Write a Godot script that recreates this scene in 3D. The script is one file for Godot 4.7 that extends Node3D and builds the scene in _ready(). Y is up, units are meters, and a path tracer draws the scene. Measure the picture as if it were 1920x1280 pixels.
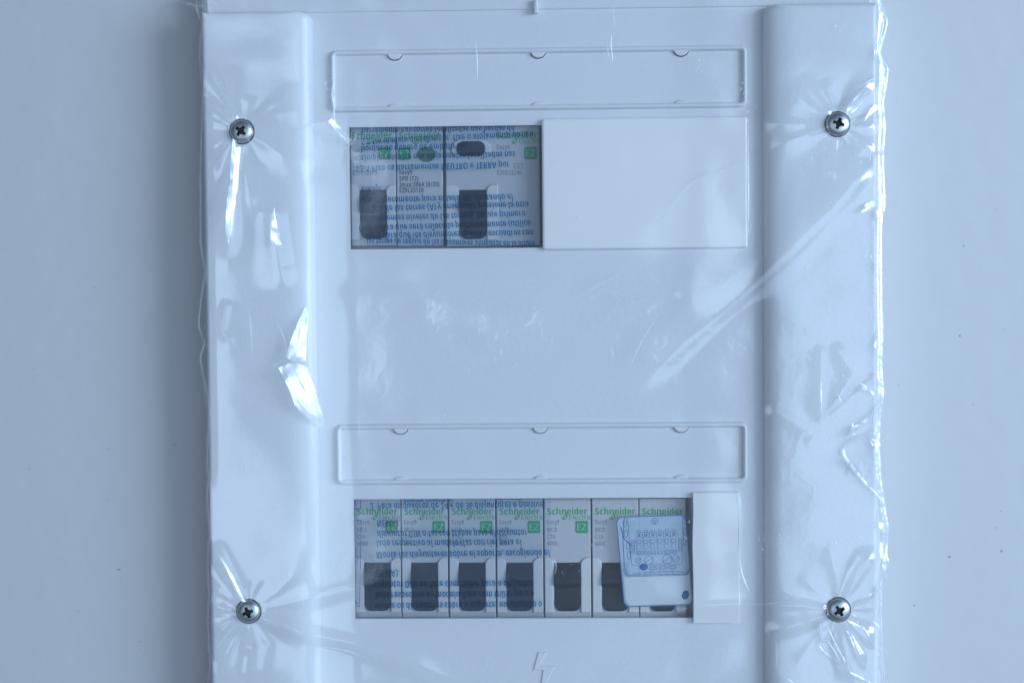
extends Node3D

# ---- measures (metres): the cover faces +z, the wall stands at WALL_Z ----
const WALL_Z := 0.0088
const FLOOR_Z := 0.0200      # recessed middle of the cover
const RIM_Z := 0.0272        # raised side rims of the cover
const SHEET_Z := 0.0184      # printed plastic behind the cut-outs
const FACE_Z := 0.0160       # faces of the devices
const EYE_Z := 0.553
const K := 0.0002018         # one measuring unit of the survey drawing on the device faces

var view := Basis(Vector3.UP, deg_to_rad(1.535)) * Basis(Vector3.RIGHT, deg_to_rad(-1.815)) * Basis(Vector3.BACK, deg_to_rad(-0.512))
var taken := {}
var rng := RandomNumberGenerator.new()
var M := {}
var bold: SystemFont
var plain: SystemFont


# a surveyed spot of the photograph, laid on the plane at that depth
func at(x: float, y: float, z: float) -> Vector3:
	var f := 640.0 / tan(deg_to_rad(13.5))
	var v := view * Vector3((x - 960.0) / f, (640.0 - y) / f, -1.0)
	return Vector3(0, 0, EYE_Z) + v * ((z - EYE_Z) / v.z)


func flat(x: float, y: float, z: float) -> Vector2:
	var p := at(x, y, z)
	return Vector2(p.x, p.y)


# upright rectangle through surveyed edges: position = lower left corner
func area(x0: float, y0: float, x1: float, y1: float, z: float) -> Rect2:
	var l := (flat(x0, y0, z).x + flat(x0, y1, z).x) / 2.0
	var r := (flat(x1, y0, z).x + flat(x1, y1, z).x) / 2.0
	var t := (flat(x0, y0, z).y + flat(x1, y0, z).y) / 2.0
	var b := (flat(x0, y1, z).y + flat(x1, y1, z).y) / 2.0
	return Rect2(l, b, r - l, t - b)


# ---- naming ----
func numbered(called: String) -> String:
	var n: int = taken.get(called, 0)
	taken[called] = n + 1
	return called if n == 0 else "%s_%03d" % [called, n]


func tag(o: Node, label: String, category := "", group := "", kind := "") -> void:
	if label: o.set_meta("label", label)
	if category: o.set_meta("category", category)
	if group: o.set_meta("group", group)
	if kind: o.set_meta("kind", kind)


func thing(called: String, where: Vector3, label: String, category: String, group := "") -> Node3D:
	var o := Node3D.new()
	o.name = numbered(called)
	add_child(o)
	o.position = where
	tag(o, label, category, group)
	return o


func part(called: String, mesh: Mesh, m: Material, parent: Node, where := Vector3.ZERO) -> MeshInstance3D:
	var o := MeshInstance3D.new()
	o.mesh = mesh
	o.material_override = m
	o.name = numbered(called) if parent == self else child_name(parent, called)
	parent.add_child(o, true)
	o.position = where
	return o


func child_name(parent: Node, called: String) -> String:
	var n := 0
	var s := called
	while parent.has_node(NodePath(s)):
		n += 1
		s = "%s_%03d" % [called, n]
	return s


# ---- shapes ----
func begin() -> SurfaceTool:
	var st := SurfaceTool.new()
	st.begin(Mesh.PRIMITIVE_TRIANGLES)
	st.set_smooth_group(-1)
	return st


func done(st: SurfaceTool) -> ArrayMesh:
	st.generate_normals()
	return st.commit()


func tri(st: SurfaceTool, a: Vector3, b: Vector3, c: Vector3) -> void:
	st.add_vertex(a); st.add_vertex(b); st.add_vertex(c)


func quad(st: SurfaceTool, a: Vector3, b: Vector3, c: Vector3, d: Vector3) -> void:
	tri(st, a, b, c); tri(st, a, c, d)


# counter-clockwise rounded rectangle; radii: bottom-left, bottom-right, top-right, top-left
func rounded(r: Rect2, radii: Array, n := 6) -> PackedVector2Array:
	var out := PackedVector2Array()
	var cs := [r.position, Vector2(r.end.x, r.position.y), r.end, Vector2(r.position.x, r.end.y)]
	var inward := [Vector2(1, 1), Vector2(-1, 1), Vector2(-1, -1), Vector2(1, -1)]
	for k in 4:
		var rad: float = radii[k]
		if rad <= 0.0:
			out.append(cs[k])
			continue
		var c: Vector2 = cs[k] + inward[k] * rad
		for i in n + 1:
			var a := PI + k * PI / 2 + PI / 2 * i / n
			out.append(c + Vector2(cos(a), sin(a)) * rad)
	return out


func insets(o: PackedVector2Array) -> PackedVector2Array:
	var out := PackedVector2Array()
	var n := o.size()
	for i in n:
		var e0 := (o[i] - o[(i + n - 1) % n]).normalized()
		var e1 := (o[(i + 1) % n] - o[i]).normalized()
		var a := Vector2(-e0.y, e0.x)
		var b := Vector2(-e1.y, e1.x)
		var m := (a + b).normalized()
		out.append(m / maxf(0.3, m.dot(a)))
	return out


# outline raised through the steps (inset, z); weigh scales the inset per corner
func slab(st: SurfaceTool, o: PackedVector2Array, steps: Array, weigh = null) -> void:
	var dirs := insets(o)
	var n := o.size()
	var last := PackedVector3Array()
	for s in steps:
		var ring := PackedVector3Array()
		for i in n:
			var w: float = weigh.call(o[i]) if weigh != null else 1.0
			var p: Vector2 = o[i] + dirs[i] * s[0] * w
			ring.append(Vector3(p.x, p.y, s[1]))
		if last.size():
			for i in n:
				var j := (i + 1) % n
				quad(st, last[i], ring[i], ring[j], last[j])
		last = ring
	var cap := PackedVector2Array()
	for p in last: cap.append(Vector2(p.x, p.y))
	var t := Geometry2D.triangulate_polygon(cap)
	for i in range(0, t.size(), 3):
		var a := last[t[i]]; var b := last[t[i + 1]]; var c := last[t[i + 2]]
		if (b - a).cross(c - a).z > 0: tri(st, a, c, b)
		else: tri(st, a, b, c)


func plate(o: PackedVector2Array, z0: float, z1: float, bevel := 0.0003) -> ArrayMesh:
	var st := begin()
	slab(st, o, [[0.0, z0], [0.0, z1 - bevel], [bevel * 0.3, z1 - bevel * 0.3], [bevel, z1]])
	return done(st)


func stroke(st: SurfaceTool, pts: Array, w: float, z: float, closed := false) -> void:
	var n := pts.size()
	var l := PackedVector3Array(); var r := PackedVector3Array()
	for i in n:
		var p: Vector2 = pts[i]
		var q: Vector2 = pts[(i + 1) % n] if closed or i + 1 < n else p + (p - pts[i - 1])
		var o: Vector2 = pts[(i + n - 1) % n] if closed or i > 0 else p - (q - p)
		var d := ((q - p).normalized() + (p - o).normalized()).normalized()
		var s := Vector2(-d.y, d.x) * w / 2
		l.append(Vector3(p.x + s.x, p.y + s.y, z)); r.append(Vector3(p.x - s.x, p.y - s.y, z))
	for i in (n if closed else n - 1):
		var j := (i + 1) % n
		quad(st, l[i], l[j], r[j], r[i])


func loop_of(c: Vector2, rx: float, ry: float, turn := 0.0, n := 20) -> Array:
	var out := []
	for i in n:
		out.append(c + Vector2(cos(TAU * i / n) * rx, sin(TAU * i / n) * ry).rotated(turn))
	return out


func lettering(parent: Node, called: String, s: String, font: Font, cap: float, width: float, where: Vector3, m: Material, over := false, turn := 0.0, slant := 0.0) -> void:
	var tm := TextMesh.new()
	tm.text = s
	tm.font = font
	tm.font_size = 24
	tm.pixel_size = 0.01
	tm.depth = 0.01
	tm.curve_step = 1.0
	var box := tm.get_aabb()
	var sy := cap / (24 * 0.01 * 0.714)
	var sx := width / maxf(box.size.x, 1e-4) if width > 0 else sy * 0.74
	if width <= 0: where.x += box.size.x * sx / 2
	var o := part(called, tm, m, parent)
	var b := Basis(Vector3(sx, 0, 0), Vector3(slant * sy, sy, 0), Vector3(0, 0, 0.002))
	if over: b = Basis(Vector3.RIGHT, PI) * b
	b = Basis(Vector3.BACK, turn) * b
	o.transform = Transform3D(b, where - b * Vector3(box.get_center().x, box.get_center().y, 0))


# ---- materials ----
func mat(lin: Color, rough: float, metal := 0.0, alpha := 1.0) -> StandardMaterial3D:
	var m := StandardMaterial3D.new()
	var c := lin.linear_to_srgb()
	c.a = alpha
	m.albedo_color = c
	m.roughness = rough
	m.metallic = metal
	if alpha < 1.0:
		m.transparency = BaseMaterial3D.TRANSPARENCY_ALPHA
		m.cull_mode = BaseMaterial3D.CULL_DISABLED
	return m


# clear coloured ink: tints what lies behind it
func stain(lin: Color) -> StandardMaterial3D:
	var m := mat(lin, 0.0)
	m.refraction_enabled = true
	m.refraction_scale = 0.0005
	m.metallic_specular = 0.0
	m.transparency = BaseMaterial3D.TRANSPARENCY_ALPHA
	var c := m.albedo_color
	c.a = 0.0
	m.albedo_color = c
	return m


func relief(m: StandardMaterial3D, freq: float, depth_cm: float, scale: float, seed_: int) -> void:
	var n := FastNoiseLite.new()
	n.seed = seed_
	n.frequency = freq
	n.fractal_octaves = 4
	var t := NoiseTexture2D.new()
	t.width = 512; t.height = 512
	t.seamless = true
	t.noise = n
	m.heightmap_enabled = true
	m.heightmap_texture = t
	m.heightmap_scale = depth_cm
	m.uv1_triplanar = true
	m.uv1_world_triplanar = true
	m.uv1_scale = Vector3.ONE * scale


func lamp(called: String, size: Vector2, lin: Color, energy: float, from: Vector3) -> void:
	var l := AreaLight3D.new()
	l.name = called
	l.area_size = size
	l.light_color = lin.linear_to_srgb()
	l.light_energy = energy
	l.area_range = 8.0
	l.shadow_enabled = true
	add_child(l)
	l.look_at_from_position(from, Vector3.ZERO)


func _ready() -> void:
	# ---- camera, exposure, light ----
	var cam := Camera3D.new()
	cam.transform = Transform3D(view, Vector3(0, 0, EYE_Z))
	cam.fov = 27.0
	cam.near = 0.02
	cam.far = 20.0
	var lens := CameraAttributesPhysical.new()
	lens.frustum_focal_length = 50.0
	lens.frustum_focus_distance = EYE_Z - RIM_Z
	lens.exposure_aperture = 9.0
	lens.frustum_near = 0.02
	lens.frustum_far = 20.0
	cam.attributes = lens
	cam.fov = 27.0
	add_child(cam)
	var env := Environment.new()
	env.background_mode = Environment.BG_COLOR
	env.background_color = Color(0.075, 0.104, 0.155).linear_to_srgb()
	env.tonemap_mode = Environment.TONE_MAPPER_LINEAR
	env.tonemap_exposure = 1.05
	env.sdfgi_enabled = true
	env.ssao_enabled = true
	env.ssil_enabled = true
	var we := WorldEnvironment.new()
	we.environment = env
	add_child(we)
	# lights out of view: daylight from the right, plus two soft ones for film sheen
	lamp("unseen_window_light", Vector2(1.0, 0.8), Color(0.56, 0.748, 1.0), 4.9, Vector3(1.75, 0.25, 1.15))  # window out of view, lights the board from the right
	lamp("unseen_side_light", Vector2(1.4, 1.6), Color(0.555, 0.74, 1.0), 1.35, Vector3(1.0, -0.42, 2.0))  # out of view, placed for a soft sheen on the film
	lamp("unseen_far_light", Vector2(0.75, 1.5), Color(0.60, 0.77, 1.0), 0.9, Vector3(-0.86, -0.18, 2.5))  # out of view behind the camera, placed for glare on the left rim film

	rng.seed = 7
	bold = SystemFont.new(); bold.font_names = PackedStringArray(["Droid Sans"]); bold.font_weight = 700
	plain = SystemFont.new(); plain.font_names = PackedStringArray(["Droid Sans"])

	M.white = mat(Color(0.70, 0.71, 0.72), 0.38)
	relief(M.white, 0.02, 0.004, 30.0, 3)
	M.blank = mat(Color(0.80, 0.79, 0.77), 0.5)
	M.body = mat(Color(0.48, 0.495, 0.51), 0.5)
	M.cheek = mat(Color(0.62, 0.62, 0.62), 0.4)
	M.dark = mat(Color(0.004, 0.007, 0.014), 0.5)
	M.slot = mat(Color(0.006, 0.006, 0.008), 0.7)
	M.steel = mat(Color(0.52, 0.55, 0.54), 0.42, 1.0)
	M.recess_dark = mat(Color(0.012, 0.014, 0.014), 0.4, 0.3)  # screw recess faces, shade of the cut put into the colour
	M.ring = mat(Color(0.10, 0.11, 0.115), 0.35, 0.8)
	M.green = mat(Color(0.015, 0.34, 0.09), 0.5)
	M.green2 = mat(Color(0.03, 0.20, 0.08), 0.5, 0.0, 0.75)
	M.badge = mat(Color(0.012, 0.30, 0.11), 0.5)
	M.badge_letters = mat(Color(0.32, 0.55, 0.42), 0.5)
	M.grey_ink = mat(Color(0.10, 0.11, 0.13), 0.6, 0.0, 0.75)
	M.faint_ink = mat(Color(0.18, 0.19, 0.21), 0.6, 0.0, 0.22)
	M.ink = stain(Color(0.07, 0.38, 0.66))
	M.ink_soft = stain(Color(0.14, 0.42, 0.68))
	M.draw = mat(Color(0.015, 0.11, 0.30), 0.5, 0.0, 0.85)
	M.sheet = mat(Color(0.05, 0.15, 0.30), 0.3, 0.0, 0.11)
	M.card = mat(Color(0.60, 0.75, 0.90), 0.3, 0.0, 0.58)
	M.card_white = mat(Color(0.74, 0.77, 0.80), 0.3, 0.0, 0.78)
	M.film = mat(Color(0.85, 0.88, 0.92), 0.155, 0.0, 0.013)
	M.film.metallic_specular = 0.7
	M.fold = mat(Color(0.88, 0.91, 0.95), 0.23, 0.0, 0.10)
	M.fold.metallic_specular = 0.7

	build_wall()
	build_board()
	build_devices()
	build_sheets()
	build_blanks()
	build_screws()
	build_film()


func build_wall() -> void:
	var im := Image.create(2048, 1366, false, Image.FORMAT_RGB8)
	var wall_color := Color(0.57, 0.57, 0.56).linear_to_srgb()
	im.fill(wall_color)
	for i in 420:
		var x := rng.randi_range(4, 2040)
		var y := rng.randi_range(4, 1360)
		var k := rng.randf_range(0.62, 0.96)
		var c := Color(wall_color.r * k, wall_color.g * k, wall_color.b * k * 0.98)
		var w := 1 + int(rng.randf() < 0.25) + int(rng.randf() < 0.10)
		im.fill_rect(Rect2i(x, y, w + int(rng.randf() < 0.1) * 3, w), c)
	var m := mat(Color.WHITE, 0.55)
	m.albedo_texture = ImageTexture.create_from_image(im)
	var n := FastNoiseLite.new()
	n.seed = 11; n.frequency = 0.05; n.fractal_octaves = 4
	var t := NoiseTexture2D.new()
	t.width = 1024; t.height = 683; t.noise = n
	m.heightmap_enabled = true
	m.heightmap_texture = t
	m.heightmap_scale = 0.012
	var st := begin()
	var w := 0.36; var h := 0.24; var W := 0.9; var H := 0.7
	var xs := [-W, -w, w, W]; var ys := [-H, -h, h, H]
	for i in 3:
		for j in 3:
			var c := [Vector3(xs[i], ys[j + 1], WALL_Z), Vector3(xs[i + 1], ys[j + 1], WALL_Z), Vector3(xs[i + 1], ys[j], WALL_Z), Vector3(xs[i], ys[j], WALL_Z)]
			for k in [0, 1, 2, 0, 2, 3]:
				st.set_uv(Vector2(c[k].x / 0.72 + 0.5, 0.5 - c[k].y / 0.48))
				st.add_vertex(c[k])
	for e in [[Vector3(-W, -H, WALL_Z), Vector3(-W, H, WALL_Z)], [Vector3(-W, H, WALL_Z), Vector3(W, H, WALL_Z)], [Vector3(W, H, WALL_Z), Vector3(W, -H, WALL_Z)], [Vector3(W, -H, WALL_Z), Vector3(-W, -H, WALL_Z)]]:
		var d := Vector3(0, 0, -0.12)
		quad(st, e[0], e[0] + d, e[1] + d, e[1])
	quad(st, Vector3(W, H, -0.12), Vector3(-W, H, -0.12), Vector3(-W, -H, -0.12), Vector3(W, -H, -0.12))
	st.index()
	st.generate_normals(); st.generate_tangents()
	var o := part("wall", st.commit(), m, self)
	tag(o, "pale painted wall with scattered dark specks behind the board", "", "", "structure")


var R := {}

func build_board() -> void:
	var board := thing("distribution_board", Vector3.ZERO, "white plastic distribution board cover wrapped in clear film on the wall", "electrical panel")
	var top := flat(960, -46, RIM_Z).y
	var bottom := flat(960, 1345, RIM_Z).y
	var lx := (flat(379, 60, RIM_Z).x + flat(393, 1240, RIM_Z).x) / 2
	var rx := (flat(1648, 60, RIM_Z).x + flat(1644, 1240, RIM_Z).x) / 2
	var il := (flat(588, 100, FLOOR_Z).x + flat(600, 1240, FLOOR_Z).x) / 2
	var ir := (flat(1431, 100, FLOOR_Z).x + flat(1434, 1240, FLOOR_Z).x) / 2
	var rail := flat(960, 13, RIM_Z).y
	R = {"top": top, "bottom": bottom, "lx": lx, "rx": rx, "il": il, "ir": ir, "rail": rail}
	# middle of the cover with its two cut-outs
	R.upper = area(656, 234, 1403, 464, FLOOR_Z)
	R.lower = area(663, 934, 1386, 1159, FLOOR_Z)
	var both: float = (R.upper.position.x + R.lower.position.x) / 2
	for r in ["upper", "lower"]: R[r] = Rect2(both, R[r].position.y, R[r].end.x - both, R[r].size.y)
	var st := begin()
	var xs := [il - 0.004, both, R.lower.end.x, R.upper.end.x, ir + 0.004]
	var ys := [bottom + 0.004, R.lower.position.y, R.lower.end.y, R.upper.position.y, R.upper.end.y, top - 0.002]
	for i in 4:
		for j in 5:
			var c := Vector2((xs[i] + xs[i + 1]) / 2, (ys[j] + ys[j + 1]) / 2)
			if R.upper.has_point(c) or R.lower.has_point(c): continue
			for z in [FLOOR_Z, FLOOR_Z - 0.0016]:
				if z == FLOOR_Z: quad(st, Vector3(xs[i], ys[j + 1], z), Vector3(xs[i + 1], ys[j + 1], z), Vector3(xs[i + 1], ys[j], z), Vector3(xs[i], ys[j], z))
				else: quad(st, Vector3(xs[i], ys[j], z), Vector3(xs[i + 1], ys[j], z), Vector3(xs[i + 1], ys[j + 1], z), Vector3(xs[i], ys[j + 1], z))
	for r in [R.upper, R.lower]:
		var c := [r.position, Vector2(r.end.x, r.position.y), r.end, Vector2(r.position.x, r.end.y)]
		for k in 4:
			var a: Vector2 = c[k]; var b: Vector2 = c[(k + 1) % 4]
			quad(st, Vector3(a.x, a.y, FLOOR_Z), Vector3(b.x, b.y, FLOOR_Z), Vector3(b.x, b.y, FLOOR_Z - 0.0016), Vector3(a.x, a.y, FLOOR_Z - 0.0016))
	part("cover_plate", done(st), M.white, board)
	# side rims: tight round outside, a broad round falling to the recess inside
	for side in [0, 1]:
		st = begin()
		st.set_smooth_group(1)
		var outer: float = lx if side == 0 else rx
		var inner: float = il if side == 0 else ir
		var toward := signf(inner - outer)
		var vs := []
		for k in 15: vs.append(0.0045 * pow(k / 14.0, 1.5))
		for k in range(1, 9): vs.append(0.0045 + (rail - bottom - 0.0045) * k / 8.0)
		var last := []
		for v in vs:
			var y: float = rail - v
			var bend := 0.0030
			var e := inner
			if v < bend: e = inner - toward * (bend - sqrt(bend * bend - (bend - v) * (bend - v)))
			var reach := absf(e - outer)
			var ds := [0.0, 0.0, 0.0001, 0.0003, 0.0006, 0.0009, 0.0013, 0.0017, 0.003, 0.012]
			for k in range(0, 16): ds.append(reach - 0.0125 * pow(1.0 - k / 15.0, 1.6))
			ds.append(reach)
			var row := []
			for k in ds.size():
				var d: float = ds[k]
				var z := RIM_Z
				var g := reach - d
				if g < 0.0120: z = minf(z, FLOOR_Z + 0.0022 + (RIM_Z - FLOOR_Z - 0.0022) * sqrt(maxf(0.0, 1.0 - pow(1.0 - g / 0.0120, 2))))
				if d < 0.0016: z = minf(z, RIM_Z - 0.0016 + sqrt(maxf(0.0, 0.0016 * 0.0016 - pow(0.0016 - d, 2))))
				if v < 0.0022: z = minf(z, RIM_Z - 0.0026 + 0.0026 * sqrt(maxf(0.0, 1.0 - pow(1.0 - v / 0.0022, 2))))
				if k == 0: z = 0.0072
				row.append(Vector3(outer + toward * d, y, z))
			row.append(Vector3(e, y, FLOOR_Z - 0.0006))
			if last.size():
				for k in row.size() - 1:
					if side == 0: quad(st, last[k], last[k + 1], row[k + 1], row[k])
					else: quad(st, last[k + 1], last[k], row[k], row[k + 1])
			else:
				for k in row.size() - 1:
					quad(st, Vector3(row[k].x, row[k].y, 0.0072), Vector3(row[k + 1].x, row[k + 1].y, 0.0072), row[k + 1], row[k])
			last = row
		part("side_rim", done(st), M.white, board)
	# head rail above the rims, parted from them by a groove
	var o2 := rounded(Rect2(lx + 0.0006, rail + 0.0003, rx - lx - 0.0012, top - rail), [0.0012, 0.0012, 0.002, 0.002])
	part("head_rail", plate(o2, 0.0072, FLOOR_Z + 0.0008, 0.0006), M.white, board)
	o2 = rounded(Rect2(lx, bottom - 0.012, rx - lx, 0.0115), [0.002, 0.002, 0.001, 0.001])
	part("foot_rail", plate(o2, 0.0072, RIM_Z - 0.001, 0.0008), M.white, board)
	o2 = rounded(Rect2(lx + 0.0015, bottom - 0.01, rx - lx - 0.003, top - bottom + 0.01), [0.002, 0.002, 0.002, 0.002])
	part("back_box", plate(o2, 0.0075, 0.0098, 0.0002), M.white, board)
	var lp := area(1001, 2, 1009, 27, FLOOR_Z)
	part("latch", plate(rounded(lp, [0.0004, 0.0004, 0.0004, 0.0004]), FLOOR_Z - 0.001, FLOOR_Z + 0.003, 0.0005), M.white, board)
	# two label frames with their holding tabs
	for f in [[620, 90, 1401, 206, 740, 1009, 1277], [631, 793, 1402, 906, 751, 1013, 1277]]:
		var r := area(f[0], f[1], f[2], f[3], FLOOR_Z)
		st = begin()
		st.set_smooth_group(1)
		var outline := rounded(r, [0.0026, 0.0026, 0.0026, 0.0026], 8)
		var dirs := insets(outline)
		var prof := []
		for k in 11:
			var a := PI * k / 10.0
			prof.append([0.00092 - 0.00092 * cos(a), 0.0018 * pow(sin(a), 0.7)])
		for k in 10:
			for i in outline.size():
				var j := (i + 1) % outline.size()
				var ring := []
				for e in [[i, k], [i, k + 1], [j, k + 1], [j, k]]:
					var p: Vector2 = outline[e[0]] + dirs[e[0]] * prof[e[1]][0]
					ring.append(Vector3(p.x, p.y, FLOOR_Z + prof[e[1]][1]))
				quad(st, ring[0], ring[1], ring[2], ring[3])
		var frame := part("label_frame", done(st), M.white, board)
		for k in 3:
			var x: float = flat(f[4 + k], f[1] + 10, FLOOR_Z).x
			for up in [1, 0]:
				var y: float = r.end.y - 0.0013 if up else r.position.y + 0.0013
				var rad := 0.0027 if up else 0.0024
				var deep := 0.0024 if up else 0.0016
				var half := PackedVector2Array()
				for i in 13:
					var a := PI * i / 12.0
					half.append(Vector2(x, y) + (Vector2(-cos(a) * rad, -sin(a) * deep) if up else Vector2(cos(a) * rad, sin(a) * deep)))
				if up:
					# the slit left by the mould under each upper tab
					var slit := []
					for i in range(1, 12):
						var a := PI * i / 12.0
						slit.append(Vector2(x, y) + Vector2(-cos(a) * (rad + 0.0001), -sin(a) * (deep + 0.00012)))
					var ss := begin()
					stroke(ss, slit, 0.00045, FLOOR_Z + 0.00004)
					part("tab_slit", done(ss), M.slot, frame)
				part("holding_tab", plate(half, FLOOR_Z + 0.0001, FLOOR_Z + (0.0011 if up else 0.0009), 0.0003), M.white, frame)
	# raised lightning mark
	var bolt := PackedVector2Array()
	for p in [[1009, 1222], [1026, 1222], [1010, 1248], [1042, 1247], [1012, 1300], [1018, 1256], [1000, 1256]]:
		bolt.append(flat(p[0], p[1], FLOOR_Z))
	bolt.reverse()
	part("lightning_mark", plate(bolt, FLOOR_Z - 0.0002, FLOOR_Z + 0.00045, 0.0003), M.white, board)


# ---- devices ----
func emblem(parent: Node, where: Vector3, s: float) -> void:
	var st := begin()
	stroke(st, loop_of(Vector2(0, 0), s * 0.62, s * 0.40, 0.75), s * 0.26, 0.0, true)
	stroke(st, [Vector2(s * 0.12, s * 0.2), Vector2(s * 0.5, s * 0.75), Vector2(s * 0.55, s * 1.25)], s * 0.26, 0.00002)
	stroke(st, [Vector2(-s * 0.95, -s * 0.15), Vector2(-s * 0.6, -s * 0.62), Vector2(-s * 0.1, -s * 0.72)], s * 0.22, 0.00002)
	part("emblem", done(st), M.green, parent, where)


func maker_print(parent: Node, cx: float, y: float, z: float, w := 75.0) -> void:
	lettering(parent, "maker_lettering", "Schneider", bold, 12.5 * K, w * K, Vector3(cx * K, y * K, z), M.green)
	emblem(parent, Vector3((cx - 4.0 * w / 75.0) * K, (y - 11.5) * K, z + 0.00002), 6.6 * K)
	lettering(parent, "maker_lettering", "Electric", plain, 8.5 * K, 42.0 * K * w / 75.0, Vector3((cx + 24.5) * K, (y - 11.5) * K, z), M.green)


func badge(parent: Node, cx: float, cy: float, z: float) -> void:
	var s := 23.0 * K
	var b := part("badge", plate(rounded(Rect2(-s / 2, -s / 2, s, s), [0.0005, 0.0005, 0.0005, 0.0005]), 0.0, 0.00012, 0.00005), M.badge, parent, Vector3(cx * K, cy * K, z))
	lettering(b, "badge_lettering", "EZ", plain, 12.5 * K, 17.0 * K, Vector3(0, 0, 0.00014), M.badge_letters)


func toggle_mesh(w: float, h: float) -> ArrayMesh:
	# side profile (from the top down): y, z ; rounded lower corners in plan
	var prof := [[0.5, 0.0], [0.49, 0.0006], [0.36, 0.0015], [0.20, 0.0023], [0.10, 0.0025], [0.06, 0.0022], [0.03, 0.0012], [-0.02, 0.0009], [-0.20, 0.0011], [-0.34, 0.0012], [-0.42, 0.0011], [-0.46, 0.0009], [-0.485, 0.0006], [-0.5, 0.0]]
	var st := begin()
	var l := PackedVector3Array(); var r := PackedVector3Array()
	for p in prof:
		var y: float = p[0] * h
		var rad := 0.0026
		var low := y - (-h / 2 + rad)
		var x := w / 2
		if low < 0: x = w / 2 - rad + sqrt(maxf(0.0, rad * rad - low * low))
		l.append(Vector3(-x, y, p[1] * 0.8)); r.append(Vector3(x, y, p[1] * 0.8))
	for i in prof.size() - 1:
		quad(st, l[i], r[i], r[i + 1], l[i + 1])
		for s in [l, r]:
			var a: Vector3 = s[i]; var b: Vector3 = s[i + 1]
			quad(st, a, b, Vector3(b.x, b.y, 0), Vector3(a.x, a.y, 0))
	return done(st)


func body_shape(w: float, h: float) -> ArrayMesh:
	var o := rounded(Rect2(-w / 2, -h / 2, w, h), [0.0003, 0.0003, 0.0003, 0.0003], 3)
	return plate(o, 0.0, FACE_Z - 0.0085, 0.00035)


# lower body corner and size in survey units; lever = [left, right] from the left edge
func device(called: String, x0: float, y0: float, x1: float, y1: float, label: String, category: String, group: String, lever: Array) -> Node3D:
	var r := area(x0, y0, x1, y1, FACE_Z)
	var c := r.get_center()
	var d := thing(called, Vector3(c.x, c.y, 0.0085), label, category, group)
	var z := FACE_Z - 0.0085
	var w := r.size.x / K; var h := r.size.y / K
	part("body", body_shape(r.size.x - 0.00022, r.size.y), M.body, d)
	if lever.size():
		var lo := -h / 2 + 13.0; var hi := lo + 92.0
		var a: float = lever[0] - w / 2; var b: float = lever[1] - w / 2
		var rim := 0.8
		var cl := rounded(Rect2((-w / 2 + rim) * K, (lo - 2) * K, (a + w / 2 - rim - 0.6) * K, (hi - lo + 12) * K), [0.0002, 0.0002, 0.0028, 0.0002])
		var edge := minf(w / 2 - rim, b + 22)
		var cr := rounded(Rect2((b + 0.6) * K, (lo - 2) * K, (edge - b - 0.6) * K, (hi - lo + 12) * K), [0.0002, 0.0002, 0.0002, 0.0028])
		part("lever_cheek", plate(cl, z - 0.0002, z + 0.0008, 0.0003), M.cheek, d)  # paler colour stands in for light falling on the lever shoulders
		part("lever_cheek", plate(cr, z - 0.0002, z + 0.0008, 0.0003), M.cheek, d)
		part("lever_slot", plate(rounded(Rect2(a * K, lo * K, (b - a) * K, (hi - lo) * K), [0.0028, 0.0028, 0.0002, 0.0002]), z - 0.0002, z + 0.0001, 0.00003), M.slot, d)
		part("lever", toggle_mesh((b - a - 1.5) * K, (hi - lo) * K), M.dark, d, Vector3((a + b) / 2 * K, (lo + hi) / 2 * K, z + 0.0001))
	return d


func lines_of(d: Node3D, rows: Array, x: float, y: float, z: float, cap: float, step: float, m: Material, face: Font) -> void:
	for i in rows.size():
		lettering(d, "rating_lettering", rows[i], face, cap * K, 0.0, Vector3(x * K, (y - i * step) * K, z), m)


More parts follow.
